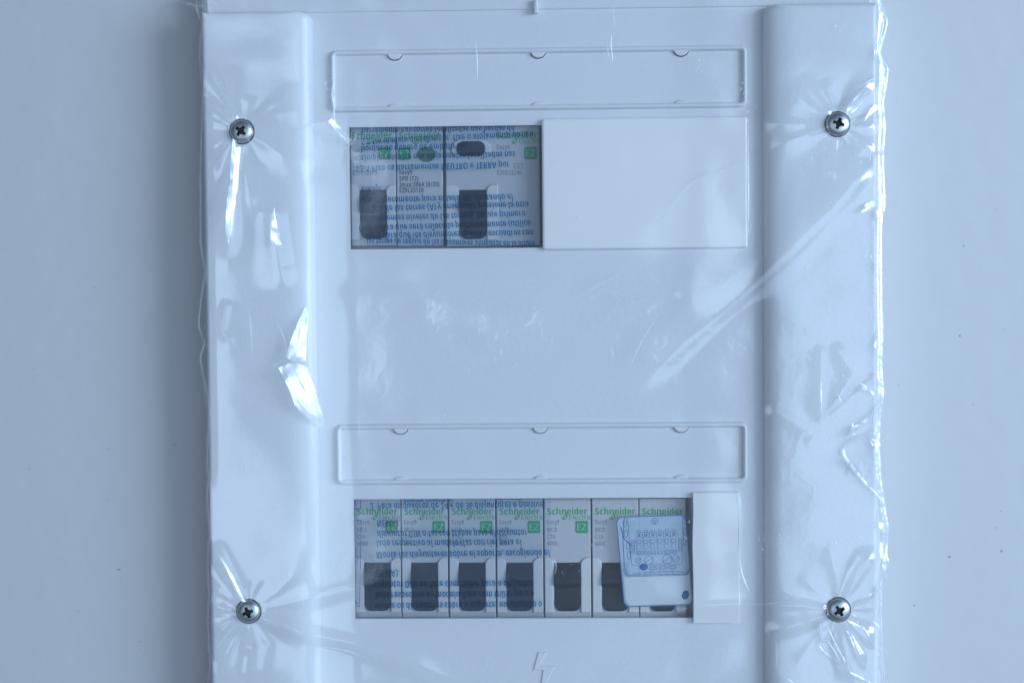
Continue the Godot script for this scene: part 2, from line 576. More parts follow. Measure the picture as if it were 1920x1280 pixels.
func build_devices() -> void:
	var z := FACE_Z - 0.0085 + 0.00005
	# lower row: seven single-pole breakers; the first is built, the rest are copies with their own place and label
	var edges := [664.5, 752, 841, 930.5, 1019.5, 1109.5, 1199, 1287]
	var where := [
		"leftmost lower row breaker, beside the blue outline drawing at the window's left end",
		"second lower row breaker from the left, under the blue words of the printed sheet",
		"third lower row breaker from the left, its dark lever crossed by blue print",
		"fourth lower row breaker from the left, last one wholly behind the blue printed sheet",
		"fifth lower row breaker, clear of the blue sheet with its whole green badge visible",
		"sixth lower row breaker, lever half hidden by the printed panel drawing card",
		"rightmost lower row breaker, mostly covered by the printed panel drawing card",
	]
	var group := "single-pole breakers side by side in the lower window"
	var first := device("circuit_breaker", edges[0], 935, edges[1], 1158, where[0], "circuit breaker", group, [19, 68])
	var h := 223.0
	maker_print(first, 0, h / 2 - 22, z)
	badge(first, 27, h / 2 - 52, z)
	lines_of(first, ["Easy9", "MCB", "C16", "6000"], -38, h / 2 - 44, z, 8.5, 13, M.faint_ink, bold)
	for i in range(1, 7):
		var c: Node3D = first.duplicate()
		c.name = numbered("circuit_breaker")
		add_child(c)
		var r := area(edges[i], 935, edges[i + 1], 1158, FACE_Z)
		c.position = Vector3(r.get_center().x, r.get_center().y, 0.0085)
		c.set_meta("label", where[i])
	# upper row
	var g := "devices in the upper window"
	var u := device("circuit_breaker", 657, 236, 742.5, 461, "upper row breaker with one dark lever, left of the lettered surge protector", "circuit breaker", g, [18, 67])
	h = 225.0
	maker_print(u, -2, h / 2 - 18, z)
	badge(u, 22, h / 2 - 52, z)
	lines_of(u, ["Easy9", "MCB", "C63", "EZ9F33163"], -38, h / 2 - 46, z, 9, 14, M.faint_ink, bold)
	u = device("surge_protector", 743, 236, 831, 461, "leverless module with grey lettering and round green indicator in the upper row", "surge protector", g, [])
	maker_print(u, 0, h / 2 - 18, z)
	badge(u, -28, h / 2 - 52, z)
	part("indicator", plate(PackedVector2Array(loop_of(Vector2.ZERO, 17 * K, 14 * K, 0.0, 28)), 0.0, 0.0006, 0.0003), M.green2, u, Vector3(14 * K, (h / 2 - 54) * K, z))
	lines_of(u, ["Easy9"], -38, h / 2 - 88, z, 9, 11, M.grey_ink, bold)
	lines_of(u, ["SPD (T2)"], -38, h / 2 - 99, z, 9, 11, M.grey_ink, bold)
	lines_of(u, ["Imax:20kA (8/20)"], -38, h / 2 - 110, z, 9, 11, M.grey_ink, bold)
	lines_of(u, ["EZ9L33120"], -38, h / 2 - 120, z, 9, 11, M.grey_ink, bold)
	u = device("residual_current_device", 835.5, 236, 1013, 461, "wide two-pole device with dark oval test button and lever in the upper row", "residual current device", g, [26, 76])
	maker_print(u, 46, h / 2 - 18, z, 75)
	badge(u, 71, h / 2 - 52, z)
	var ring := rounded(Rect2(-37 * K, -17 * K, 74 * K, 34 * K), [17 * K, 17 * K, 17 * K, 17 * K], 10)
	part("button_surround", plate(ring, 0.0, 0.0007, 0.0004), M.cheek, u, Vector3(-40 * K, (h / 2 - 43) * K, z))
	var pill := rounded(Rect2(-27 * K, -14 * K, 54 * K, 28 * K), [13.5 * K, 13.5 * K, 13.5 * K, 13.5 * K], 10)
	part("test_button", plate(pill, 0.0, 0.0014, 0.0005), M.dark, u, Vector3(-40 * K, (h / 2 - 43) * K, z))
	var st := begin()
	stroke(st, [Vector2(0, 0), Vector2(16 * K, 0), Vector2(16 * K, 8 * K), Vector2(0, 8 * K)], 1.2 * K, 0.0, true)
	stroke(st, [Vector2(3 * K, 4 * K), Vector2(13 * K, 4 * K)], 1.2 * K, 0.0)
	part("symbol_box", done(st), M.grey_ink, u, Vector3(40 * K, (h / 2 - 80) * K, z))
	lines_of(u, ["Easy9"], 8, h / 2 - 42, z, 9, 13, M.faint_ink, bold)
	lines_of(u, ["EZ9R33240"], 8, h / 2 - 88, z, 9, 13, M.faint_ink, bold)


# ---- printed plastic behind the cut-outs ----
func pane(x0: float, y0: float, x1: float, y1: float, z: float, seed_: int) -> ArrayMesh:
	var n := FastNoiseLite.new()
	n.seed = seed_; n.frequency = 30.0
	var r := area(x0, y0, x1, y1, z)
	var st := begin()
	st.set_smooth_group(1)
	var f := func(i: int, j: int) -> Vector3:
		var p := r.position + r.size * Vector2(i / 48.0, j / 30.0)
		return Vector3(p.x, p.y, z + 0.00018 * n.get_noise_2d(p.x, p.y))
	for i in 48:
		for j in 30:
			quad(st, f.call(i, j + 1), f.call(i + 1, j + 1), f.call(i + 1, j), f.call(i, j))
	return done(st)


func print_line(sheet: Node3D, s: String, x0: float, x1: float, y: float, m: Material, face: Font, slant := 0.0, turn := 0.0, cap := 12.0) -> void:
	var z := SHEET_Z + 0.00025
	var a := at(x0, y, z); var b := at(x1, y, z)
	lettering(sheet, "printed_line", s, face, cap * K, a.distance_to(b), (a + b) / 2, m, true, turn, slant)


func build_sheets() -> void:
	var s := thing("instruction_sheet", Vector3.ZERO, "clear plastic sheet with upside-down blue instructions over the upper devices", "plastic sheet")
	part("clear_sheet", pane(650, 226, 1012, 470, SHEET_Z, 5), M.sheet, s)
	var i := 0.10
	print_line(s, "barramento nas torres localizadas nas bordas do", 678, 965, 243, M.ink, bold, 0, 0.004)
	print_line(s, "5.2 No modelo de sobrepor, fixe o alojamento para o", 677, 1000, 257, M.ink, bold, 0, 0.03)
	print_line(s, "bordas do quadro de embutir (A)", 677, 874, 275, M.ink, bold, 0, 0.012)
	print_line(s, "simples encaixe nos alojamentos localizados nas", 677, 966, 291, M.ink, bold, 0, 0.012)
	print_line(s, "5 5.1 Fixe os barramentos NEUTRO e TERRA por", 666, 955, 311, M.ink, bold, 0, 0.016)
	print_line(s, "encaje.", 677, 719, 354, M.ink, bold, i)
	print_line(s, "lance ligeramente para el lado (B) ajustando el", 677, 961, 371, M.ink, bold, i, 0.012)
	print_line(s, "en una de las torres (A) y enseguida presione la otra", 677, 991, 386, M.ink, bold, i, 0.018)
	print_line(s, "los diferentes niveles de las torres). Encaje primero", 676, 985, 404, M.ink_soft, bold, i, 0.02)
	print_line(s, "la moldura que será colocada posteriormente (utilice", 673, 995, 422, M.ink, bold, i, 0.022)
	print_line(s, "altura para que los disyuntores queden escuadros con", 678, 1000, 438, M.ink, bold, i, 0.01)
	print_line(s, "las torres de reglaje de los disyuntores alineados en la altura", 688, 1002, 453, M.ink, bold, i, -0.03)
	s = thing("instruction_sheet", Vector3.ZERO, "clear plastic sheet with upside-down blue instructions over the lower left breakers", "plastic sheet")
	part("clear_sheet", pane(655, 926, 1034, 1166, SHEET_Z, 6), M.sheet, s)
	print_line(s, "soporte, conectores", 757, 850, 934, M.ink, bold, i, 0.0, 13.2)
	print_line(s, "disyuntor", 934, 978, 931, M.ink, bold, i, 0.0, 13.2)
	print_line(s, "2  Para os quadros de 24 e de 36 disjuntores é possível", 694, 1021, 946, M.ink, bold, 0, 0.004, 13.2)
	print_line(s, "NEMA).", 707, 749, 980, M.ink, bold, 0.1, 0.0, 13.2)
	print_line(s, "disyuntor DIN o faz con trabas para el disyuntor", 707, 988, 998, M.ink, bold, 0.12, 0.004, 13.2)
	print_line(s, "lado respectivo al modelo (faz con riel para el", 706, 977, 1016, M.ink, bold, 0.12, 0.002, 13.2)
	print_line(s, "Monte los disyuntores sobre el soporte, escogiendo el", 706, 1030, 1037, M.ink, bold, 0.12, 0.008, 13.2)
	print_line(s, "NEMA).", 705, 749, 1074, M.ink, bold, 0.1, 0.0, 13.2)
	print_line(s, "disjuntor DIN ou face com trilho para o disjuntor", 700, 1000, 1093, M.ink, bold, 0.0, 0.004, 13.2)
	print_line(s, "lado respectivo ao modelo (face com trilho para o", 705, 1001, 1113, M.ink, bold, 0.0, 0.006, 13.2)
	print_line(s, "1 Monte os disjuntores sobre o suporte, escolhendo o", 692, 1016, 1133, M.ink, bold, 0.0, 0.008, 13.2)
	var st := begin()
	var z := SHEET_Z + 0.0003
	var q := func(list: Array) -> Array:
		var out := []
		for p in list: out.append(flat(p[0], p[1], z))
		return out
	stroke(st, q.call([[658, 975], [677, 975], [674, 1137], [658, 1133]]), 0.0004, z)
	stroke(st, q.call([[676, 930], [676, 954], [658, 954]]), 0.0005, z)
	stroke(st, q.call([[660, 1018], [666, 1030], [667, 1040], [672, 1048], [664, 1056], [661, 1062]]), 0.0002, z)
	stroke(st, q.call([[672, 1044], [678, 1041]]), 0.0002, z)
	stroke(st, q.call([[662, 1118], [669, 1132]]), 0.0005, z)
	stroke(st, q.call([[661, 935], [667, 945], [664, 952]]), 0.0004, z)
	part("outline_drawing", done(st), M.draw, s)
	build_card()


# printed card with the line drawing of an open board
func build_card() -> void:
	var z := SHEET_Z + 0.0003
	var origin := at(1228, 1051, z)
	var card := thing("printed_card", origin, "small tilted card with blue line drawing of an open board, over the last breakers", "card")
	var q := func(list: Array) -> Array:
		var out := []
		for p in list:
			var v := flat(p[0], p[1], z)
			out.append(v - Vector2(origin.x, origin.y))
		return out
	var half := rounded(Rect2(-0.0132, -0.0172, 0.0264, 0.0344), [0.0024, 0.0022, 0.0022, 0.0026], 8)
	var o := PackedVector2Array()
	for p in half: o.append(p.rotated(0.025) + Vector2(p.y * -0.06, 0))
	part("card_base", plate(o, 0.0, 0.00035, 0.0001), M.card, card)
	var low := rounded(Rect2(-0.0122, -0.0165, 0.0246, 0.0108), [0.0020, 0.0018, 0.0003, 0.0003], 8)
	var lower := PackedVector2Array()
	for p in low: lower.append(p.rotated(0.025) + Vector2(p.y * -0.06, 0))
	part("white_field", plate(lower, 0.0003, 0.00038, 0.00002), M.card_white, card)
	var st := begin()
	var rim := []
	for p in o: rim.append(p * 0.985)
	stroke(st, rim, 0.00035, 0.0004, true)
	# from the zoomed drawing: unit squares mapped onto the card
	var g := func(list: Array) -> Array:
		var out := []
		for p in list: out.append([960 + p[0] / 4.174, 910 + p[1] / 4.175])
		return q.call(out)
	var t := 0.00016
	stroke(st, g.call([[905, 250], [912, 330], [930, 560], [940, 625], [1330, 612], [1340, 380], [1332, 240]]), t, 0.0004)
	stroke(st, g.call([[880, 250], [868, 400], [880, 640], [905, 700], [1370, 690], [1392, 640]]), t * 1.6, 0.0004)
	stroke(st, g.call([[868, 650], [900, 712], [1360, 700], [1395, 660]]), t * 1.2, 0.0004)
	stroke(st, g.call([[1045, 675], [1035, 705]]), t, 0.0004)
	stroke(st, g.call([[1250, 660], [1262, 695]]), t, 0.0004)
	stroke(st, g.call([[940, 690], [1045, 678], [1250, 670], [1360, 675]]), t, 0.0004)
	stroke(st, g.call([[850, 320], [880, 420], [940, 470]]), t * 2.2, 0.0004)
	for k in 6:
		var x := 968.0 + 54.5 * k
		var y := -1.5 * k
		stroke(st, g.call([[x, 368 + y], [x + 50, 366 + y], [x + 52, 404 + y], [x + 2, 406 + y]]), t, 0.0004, true)
		stroke(st, g.call([[x + 12, 350 + y], [x + 38, 349 + y], [x + 38, 364 + y], [x + 12, 365 + y]]), t, 0.0004, true)
		stroke(st, g.call([[x + 18, 380 + y], [x + 34, 380 + y], [x + 34, 394 + y], [x + 18, 394 + y]]), t * 2.4, 0.0004, true)
		stroke(st, g.call([[x + 2, 410 + y], [x + 6, 545 + y]]), t, 0.0004)
		stroke(st, g.call([[x + 10, 425 + y], [x + 42, 424 + y], [x + 42, 450 + y], [x + 10, 451 + y]]), t * 1.6, 0.0004, true)
		stroke(st, g.call([[x + 12, 462 + y], [x + 40, 461 + y], [x + 42, 495 + y], [x + 14, 496 + y]]), t, 0.0004, true)
		stroke(st, g.call([[x + 14, 512 + y], [x + 48, 511 + y], [x + 48, 540 + y], [x + 16, 541 + y]]), t * 1.4, 0.0004, true)
		stroke(st, g.call([[x + 24, 520 + y], [x + 38, 520 + y], [x + 38, 533 + y], [x + 24, 533 + y]]), t, 0.0004, true)
	for c in [[990, 585, 22], [1072, 582, 34], [1215, 575, 36], [1282, 572, 26]]:
		var p: Array = g.call([[c[0], c[1]]])
		stroke(st, loop_of(p[0], c[2] * 0.0000484, c[2] * 0.0000484), t, 0.0004, true)
		stroke(st, g.call([[c[0] - c[2], c[1] + c[2] * 0.6], [c[0] + c[2], c[1] - c[2] * 0.6]]), t, 0.0004)
	for c in [[1105, 645, 30, 11], [1182, 640, 28, 11], [1255, 638, 30, 11], [885, 290, 13, 32], [893, 375, 13, 32], [908, 470, 13, 30], [915, 545, 12, 32], [1358, 270, 12, 34], [1355, 360, 12, 34], [1350, 440, 11, 30], [1118, 278, 26, 24], [1118, 278, 11, 10], [1118, 290, 4, 4]]:
		var p: Array = g.call([[c[0], c[1]]])
		stroke(st, loop_of(p[0], c[2] * 0.0000484, c[3] * 0.0000484), t, 0.0004, true)
	for k in 5:
		stroke(st, g.call([[930, 430 + 22 * k], [960, 428 + 22 * k], [958, 442 + 22 * k], [934, 446 + 22 * k]]), t * 1.5, 0.0004, true)
		stroke(st, g.call([[1302, 415 + 21 * k], [1328, 413 + 21 * k], [1328, 426 + 21 * k], [1304, 428 + 21 * k]]), t * 1.3, 0.0004, true)
	part("line_drawing", done(st), M.draw, card)
	st = begin()
	slab(st, PackedVector2Array(loop_of(g.call([[1032, 635]])[0], 0.0016, 0.0013)), [[0.0, 0.0004], [0.0002, 0.00055]])
	slab(st, PackedVector2Array(loop_of(g.call([[1358, 855]])[0], 0.0013, 0.0018, -0.3)), [[0.0, 0.0004], [0.0002, 0.00055]])
	part("blue_spot", done(st), M.draw, card)


func build_blanks() -> void:
	var r := area(1016.5, 220, 1402.5, 466, FLOOR_Z + 0.002)
	var b := thing("blanking_plate", Vector3(r.get_center().x, r.position.y, FLOOR_Z), "wide plain white plate closing the right half of the upper window", "blanking plate")
	part("plate", plate(rounded(Rect2(-r.size.x / 2, 0, r.size.x, r.size.y), [0.0012, 0.0012, 0.0012, 0.0012]), 0.0001, 0.0021, 0.0008), M.blank, b)
	r = area(1300, 923.5, 1386, 1168, FLOOR_Z + 0.002)
	b = thing("blanking_plate", Vector3(r.get_center().x, r.position.y, FLOOR_Z), "narrow white cut strip closing the right end of the lower window", "blanking plate")
	var o := PackedVector2Array()
	var w := r.size.x; var h := r.size.y
	for p in [[-w / 2, 0.0], [w / 2, 0.0001], [w / 2 + 0.00005, h * 0.4], [w / 2 - 0.0002, h * 0.7], [w / 2 + 0.0001, h], [-w / 2, h], [-w / 2 + 0.0001, h * 0.85], [-w / 2 - 0.00025, h * 0.6], [-w / 2 + 0.00005, h * 0.3]]:
		o.append(Vector2(p[0], p[1]))
	part("plate", plate(o, 0.0001, 0.0020, 0.0002), M.blank, b)


# ---- screws ----
func build_screws() -> void:
	var spots := [[452, 246, 0.9, "cross-head screw at the upper left corner of the board, film folds running down from it"], [465, 1147, 0.35, "cross-head screw at the lower left corner of the board, film pleats fanning around it"],
		[1572, 232, 1.25, "cross-head screw at the upper right corner of the board, half veiled by torn film"], [1573.5, 1144, 0.55, "cross-head screw at the lower right corner of the board, beside looped film folds"]]
	for s in spots:
		var p := at(s[0], s[1], RIM_Z + 0.0012)
		var t := thing("cover_screw", Vector3(p.x, p.y, RIM_Z), s[3], "screw", "screws holding the board cover")
		t.rotation.z = s[2]
		var head := CSGCombiner3D.new()
		head.name = "head"
		t.add_child(head)
		var dome := CSGPolygon3D.new()
		dome.mode = CSGPolygon3D.MODE_SPIN
		dome.spin_sides = 40
		dome.smooth_faces = true
		dome.polygon = PackedVector2Array([Vector2(0, 0), Vector2(0.0042, 0), Vector2(0.00435, 0.0006), Vector2(0.00415, 0.0012), Vector2(0.0036, 0.0018), Vector2(0.0026, 0.0022), Vector2(0.0014, 0.0024), Vector2(0, 0.0025)])
		dome.rotation.x = PI / 2
		dome.material = M.steel
		head.add_child(dome)
		for k in 2:
			var cut := CSGBox3D.new()
			cut.operation = CSGShape3D.OPERATION_SUBTRACTION
			cut.size = Vector3(0.0042, 0.0012, 0.0026)
			cut.position.z = 0.0024
			cut.rotation.z = PI / 2 * k
			cut.material = M.recess_dark
			head.add_child(cut)
		var core := CSGCylinder3D.new()
		core.operation = CSGShape3D.OPERATION_SUBTRACTION
		core.radius = 0.0013; core.height = 0.0026
		core.rotation.x = PI / 2
		core.position.z = 0.0024
		core.material = M.recess_dark
		head.add_child(core)
		var st := begin()
		st.set_smooth_group(1)
		for i in 36:
			for k in 6:
				var c := []
				for e in [[i, k], [i + 1, k], [i + 1, k + 1], [i, k + 1]]:
					var a: float = TAU * e[0] / 36.0
					var b: float = PI * e[1] / 6.0
					var rad := 0.00452 - 0.00026 * cos(b)
					c.append(Vector3(cos(a) * rad, sin(a) * rad, 0.0003 * sin(b)))
				quad(st, c[3], c[2], c[1], c[0])
		part("dark_ring", done(st), M.ring, t)  # dark ring round the screw head


# ---- clear film wrapped round the board ----
var gx0 := 0.0
var gy0 := 0.0
var gd := 0.00042
var cols := 0
var rows := 0
var heights := PackedFloat32Array()
var film: Node3D


func smooth(a: float, b: float, x: float) -> float:
	var t := clampf((x - a) / (b - a), 0.0, 1.0)
	return t * t * (3 - 2 * t)


func film_z(p: Vector2) -> float:
	var i := clampi(int((p.x - gx0) / gd), 0, cols - 1)
	var j := clampi(int((p.y - gy0) / gd), 0, rows - 1)
	return heights[j * cols + i]


func path_of(list: Array) -> PackedVector2Array:
	var out := PackedVector2Array()
	for p in list: out.append(flat(p[0], p[1], RIM_Z + 0.0005))
	return out


# a crease along the path: height, width to its left and right, how it swells along it
func ridge(list: Array, height: float, wl: float, wr: float, grow := 0.0, sharp := 1.0) -> void:
	var pts := path_of(list)
	var total := 0.0
	for i in pts.size() - 1: total += pts[i].distance_to(pts[i + 1])
	var reach := 4.4 * maxf(wl, wr) * (1.0 + maxf(grow, 0.0))
	var lo := pts[0]; var hi := pts[0]
	for p in pts:
		lo = lo.min(p); hi = hi.max(p)
	var i0 := maxi(0, int((lo.x - reach - gx0) / gd)); var i1 := mini(cols - 1, int((hi.x + reach - gx0) / gd))
	var j0 := maxi(0, int((lo.y - reach - gy0) / gd)); var j1 := mini(rows - 1, int((hi.y + reach - gy0) / gd))
	for j in range(j0, j1 + 1):
		for i in range(i0, i1 + 1):
			var q := Vector2(gx0 + i * gd, gy0 + j * gd)
			var best := 1e9; var side := 0.0; var along := 0.0; var run := 0.0; var over := 0.0
			for k in pts.size() - 1:
				var a := pts[k]; var d := pts[k + 1] - a
				var n := d.length()
				var u := (q - a).dot(d) / (n * n)
				var c := clampf(u, 0.0, 1.0)
				var dist := q.distance_to(a + d * c)
				if dist < best:
					best = dist
					side = (q - a).cross(d)
					along = (run + c * n) / total
				run += n
			var w := 1.35 * (wr if side > 0 else wl) * (1.0 + grow * along)
			if best > 3.2 * w: continue
			var s := best / w
			var taper := smooth(0.0, 0.12, along) * smooth(0.0, 0.3, 1.0 - along)
			heights[j * cols + i] += 1.3 * height * taper * lerpf(exp(-s * s), exp(-1.5 * s) - 0.008, sharp * 0.6)


# thin raised hem of folded film, tent-shaped in section
func hem(list: Array, width: float, lean := 0.5, lift := 0.00015, called := "crease") -> void:
	var raw := path_of(list)
	var c := Curve2D.new()
	for i in raw.size():
		var tan_ := Vector2.ZERO
		if i > 0 and i + 1 < raw.size(): tan_ = (raw[i + 1] - raw[i - 1]) * 0.16
		c.add_point(raw[i], -tan_, tan_)
	var length := c.get_baked_length()
	if length < 1e-5: return
	c.bake_interval = 0.0004
	var n := maxi(3, int(length / 0.0008))
	var st := begin()
	st.set_smooth_group(1)
	var last := []
	for i in n + 1:
		var t := i / float(n)
		var p := c.sample_baked(length * t)
		var p2 := c.sample_baked(minf(length, length * t + 0.0003)); var p1 := c.sample_baked(maxf(0.0, length * t - 0.0003))
		var d := (p2 - p1).normalized()
		var s := Vector2(-d.y, d.x)
		var w := width * (0.25 + 0.75 * sin(PI * clampf(t, 0.02, 0.98))) * rng.randf_range(0.8, 1.2)
		var z := film_z(p) + lift
		var ring := [Vector3(p.x + s.x * w, p.y + s.y * w, z), Vector3(p.x + s.x * w * 0.1, p.y + s.y * w * 0.1, z + w * lean), Vector3(p.x - s.x * w * 0.1, p.y - s.y * w * 0.1, z + w * lean), Vector3(p.x - s.x * w, p.y - s.y * w, z)]
		if last.size():
			for k in 3:
				quad(st, last[k], ring[k], ring[k + 1], last[k + 1])
		last = ring
	part(called, done(st), M.fold, film)


# a flap of film folded over, leaning by slope (rise per metre in x and y), two layers
func pleat(list: Array, slope: Vector2, lift: float, bumps := 0.0001, called := "pleat") -> void:
	var o := path_of(list)
	var mid := Vector2.ZERO
	for p in o: mid += p / o.size()
	var n := FastNoiseLite.new()
	n.seed = int(mid.x * 1e5); n.frequency = 160.0
	var tris := []
	var idx := Geometry2D.triangulate_polygon(o)
	for i in range(0, idx.size(), 3): tris.append([o[idx[i]], o[idx[i + 1]], o[idx[i + 2]]])
	for round_ in 3:
		var next := []
		for t in tris:
			var a: Vector2 = t[0]; var b: Vector2 = t[1]; var c: Vector2 = t[2]
			var ab := (a + b) / 2; var bc := (b + c) / 2; var ca := (c + a) / 2
			next.append_array([[a, ab, ca], [ab, b, bc], [ca, bc, c], [ab, bc, ca]])
		tris = next
	var base := film_z(mid)
	var st := begin()
	st.set_smooth_group(1)
	for layer in 2:
		for t in tris:
			var v := []
			for p in t:
				v.append(Vector3(p.x, p.y, base + lift + slope.dot(p - mid) - 8.0 * (p - mid).length_squared() + 1.6 * bumps * n.get_noise_2d(p.x, p.y) - layer * (0.00025 + 0.00006 * n.get_noise_2d(p.y, p.x))))
			if (t[1] - t[0]).cross(t[2] - t[0]) > 0: tri(st, v[0], v[2], v[1])
			else: tri(st, v[0], v[1], v[2])
	part(called, done(st), M.fold, film)


# scattered little nicks and shreds that catch the light
func nicks(x: float, y: float, sx: float, sy: float, count: int, long: float, steep := 0.5) -> void:
	for i in count:
		var cx := x + rng.randfn() * sx; var cy := y + rng.randfn() * sy
		var a := rng.randfn() * 0.6 + PI / 2 + 0.25
		var l := long * rng.randf_range(0.4, 1.3)
		var d := Vector2(cos(a), sin(a)) * l / 2
		hem([[cx - d.x, cy - d.y], [cx + rng.randfn() * l * 0.12, cy], [cx + d.x, cy + d.y]], rng.randf_range(0.00014, 0.00034), steep * rng.randf_range(0.3, 1.0), 0.0001, "nick")


func edge_at(list: Array, y: float) -> float:
	for i in list.size() - 1:
		if y <= list[i + 1][1]:
			var t: float = clampf((y - list[i][1]) / (list[i + 1][1] - list[i][1]), 0.0, 1.0)
			return lerpf(list[i][0], list[i + 1][0], t)
	return list[-1][0]


func build_film() -> void:
	film = thing("plastic_film", Vector3.ZERO, "clear crinkled plastic film stretched over the whole board and pinned under its screws", "plastic film")
	var lx: float = R.lx; var rx: float = R.rx
	gx0 = lx + 0.0008
	gy0 = flat(960, 1338, RIM_Z).y
	var x_end := rx - 0.0008
	var y_end := flat(960, -40, RIM_Z).y
	cols = int((x_end - gx0) / gd) + 1
	rows = int((y_end - gy0) / gd) + 1
	heights.resize(cols * rows)
	var slack := FastNoiseLite.new(); slack.seed = 21; slack.frequency = 26.0; slack.fractal_octaves = 2
	var crinkle := FastNoiseLite.new(); crinkle.seed = 4; crinkle.frequency = 48.0; crinkle.fractal_octaves = 3; crinkle.fractal_type = FastNoiseLite.FRACTAL_RIDGED
	var warp := FastNoiseLite.new(); warp.seed = 9; warp.frequency = 40.0
	var screws := [flat(452, 246, RIM_Z), flat(465, 1147, RIM_Z), flat(1572, 232, RIM_Z), flat(1573.5, 1144, RIM_Z)]
	var m1 := flat(1060, 620, RIM_Z); var m2 := flat(1560, 800, RIM_Z)
	var il: float = R.il; var ir: float = R.ir
	var xl := PackedFloat32Array(); xl.resize(cols)
	for i in cols:
		var x := gx0 + i * gd
		var dip := smooth(il - 0.004, il + 0.016, x) * smooth(ir + 0.006, ir - 0.032, x)
		xl[i] = RIM_Z + 0.0009 - 0.0042 * dip
	for j in rows:
		var y := gy0 + j * gd
		for i in cols:
			var x := gx0 + i * gd
			var p := Vector2(x, y)
			var h := xl[i] + 0.00035 * slack.get_noise_2d(x, y)
			var u := (x - lx) / (il - lx)
			if u < 1.3: h += 0.0026 * smooth(1.25, 0.1, u) * smooth(0.085, 0.02, absf(y - 0.0)) * smooth(0.0, 0.12, u)
			var c1 := exp(-pow((x - m1.x) / 0.06, 2) - pow((y - m1.y) / 0.022, 2))
			var c2 := exp(-pow((x - m2.x) / 0.02, 2) - pow((y - m2.y) / 0.04, 2))
			var c := 0.04 + 0.24 * maxf(c1, 0.9 * c2)
			h += c * 0.0004 * (crinkle.get_noise_2d(x + 0.02 * warp.get_noise_2d(x, y), y) - 0.1)
			var r := 1e9
			for s in screws: r = minf(r, p.distance_to(s))
			h -= 0.0006 * exp(-pow(r / 0.011, 2))
			heights[j * cols + i] = h
	# pleats fanning out from the four screws
	ridge([[452, 246], [425, 185], [383, 112]], 0.0007, 0.0012, 0.0007, 0.9)
	ridge([[452, 246], [420, 212], [381, 186]], 0.0006, 0.0016, 0.0010, 0.9)
	ridge([[452, 246], [412, 268], [384, 285]], 0.0006, 0.0014, 0.0010, 0.8)
	ridge([[452, 246], [415, 300], [388, 345]], 0.0008, 0.0015, 0.0013, 0.8)
	ridge([[450, 250], [441, 320], [434, 450], [428, 520]], 0.0016, 0.0016, 0.0026, 0.7)
	ridge([[452, 246], [465, 330], [480, 420]], 0.0006, 0.0014, 0.0020, 1.0)
	ridge([[452, 246], [520, 285], [590, 320]], 0.0007, 0.0020, 0.0024, 1.2, 0.3)
	ridge([[452, 246], [540, 240], [640, 225]], 0.0006, 0.0018, 0.0022, 1.2, 0.3)
	ridge([[452, 246], [520, 215], [600, 200]], 0.0005, 0.0016, 0.0018, 1.2, 0.4)
	ridge([[465, 1147], [438, 1095], [392, 1002]], 0.0014, 0.0014, 0.0012, 0.7)
	ridge([[465, 1147], [430, 1120], [392, 1095]], 0.0006, 0.0014, 0.0014, 0.9)
	ridge([[465, 1147], [425, 1140], [392, 1130]], 0.0006, 0.0013, 0.0012, 0.9)
	ridge([[465, 1147], [425, 1165], [392, 1185]], 0.0007, 0.0013, 0.0012, 0.9)
	ridge([[465, 1147], [430, 1185], [393, 1235]], 0.0011, 0.0014, 0.0012, 0.9)
	ridge([[465, 1147], [440, 1210], [418, 1290]], 0.0009, 0.0018, 0.0016, 1.0)
	ridge([[465, 1147], [485, 1210], [476, 1290]], 0.0010, 0.0017, 0.0015, 1.0)
	ridge([[465, 1147], [540, 1130], [640, 1108], [800, 1080]], 0.0008, 0.0016, 0.0020, 1.4, 0.6)
	ridge([[465, 1147], [550, 1178], [640, 1203], [780, 1248], [900, 1300]], 0.0013, 0.0018, 0.0014, 1.2, 0.7)
	ridge([[465, 1147], [520, 1168], [575, 1190]], 0.0007, 0.0012, 0.0010, 0.9)
	ridge([[465, 1147], [520, 1090], [590, 1040]], 0.0005, 0.0020, 0.0024, 1.2, 0.3)
	ridge([[1572, 232], [1500, 233], [1430, 232]], 0.0006, 0.0015, 0.0012, 1.0)
	ridge([[1572, 232], [1510, 255], [1440, 278]], 0.0007, 0.0014, 0.0016, 1.0)
	ridge([[1572, 232], [1520, 200], [1470, 165]], 0.0006, 0.0018, 0.0014, 1.2, 0.4)
	ridge([[1572, 232], [1605, 185], [1640, 140]], 0.0013, 0.0013, 0.0015, 0.6)
	ridge([[1572, 232], [1610, 238], [1648, 240]], 0.0009, 0.0013, 0.0013, 0.8)
	ridge([[1572, 232], [1610, 262], [1645, 285]], 0.0007, 0.0014, 0.0014, 0.9)
	ridge([[1573, 1144], [1500, 1134], [1400, 1131], [1200, 1150]], 0.0008, 0.0016, 0.0012, 1.2)
	ridge([[1573, 1144], [1510, 1165], [1430, 1185]], 0.0008, 0.0018, 0.0015, 1.1, 0.5)
	ridge([[1573, 1144], [1605, 1080], [1645, 1015]], 0.0014, 0.0014, 0.0020, 1.0, 0.6)
	ridge([[1573, 1144], [1610, 1122], [1645, 1113]], 0.0008, 0.0012, 0.0012, 0.9)
	ridge([[1573, 1144], [1610, 1170], [1645, 1195]], 0.0011, 0.0012, 0.0014, 0.9)
	ridge([[1573, 1144], [1605, 1180], [1645, 1218]], 0.0010, 0.0010, 0.0010, 0.8)
	ridge([[1573, 1144], [1598, 1195], [1625, 1260]], 0.0013, 0.0012, 0.0012, 0.8)
	ridge([[1573, 1144], [1580, 1210], [1600, 1290]], 0.0012, 0.0016, 0.0014, 0.8)
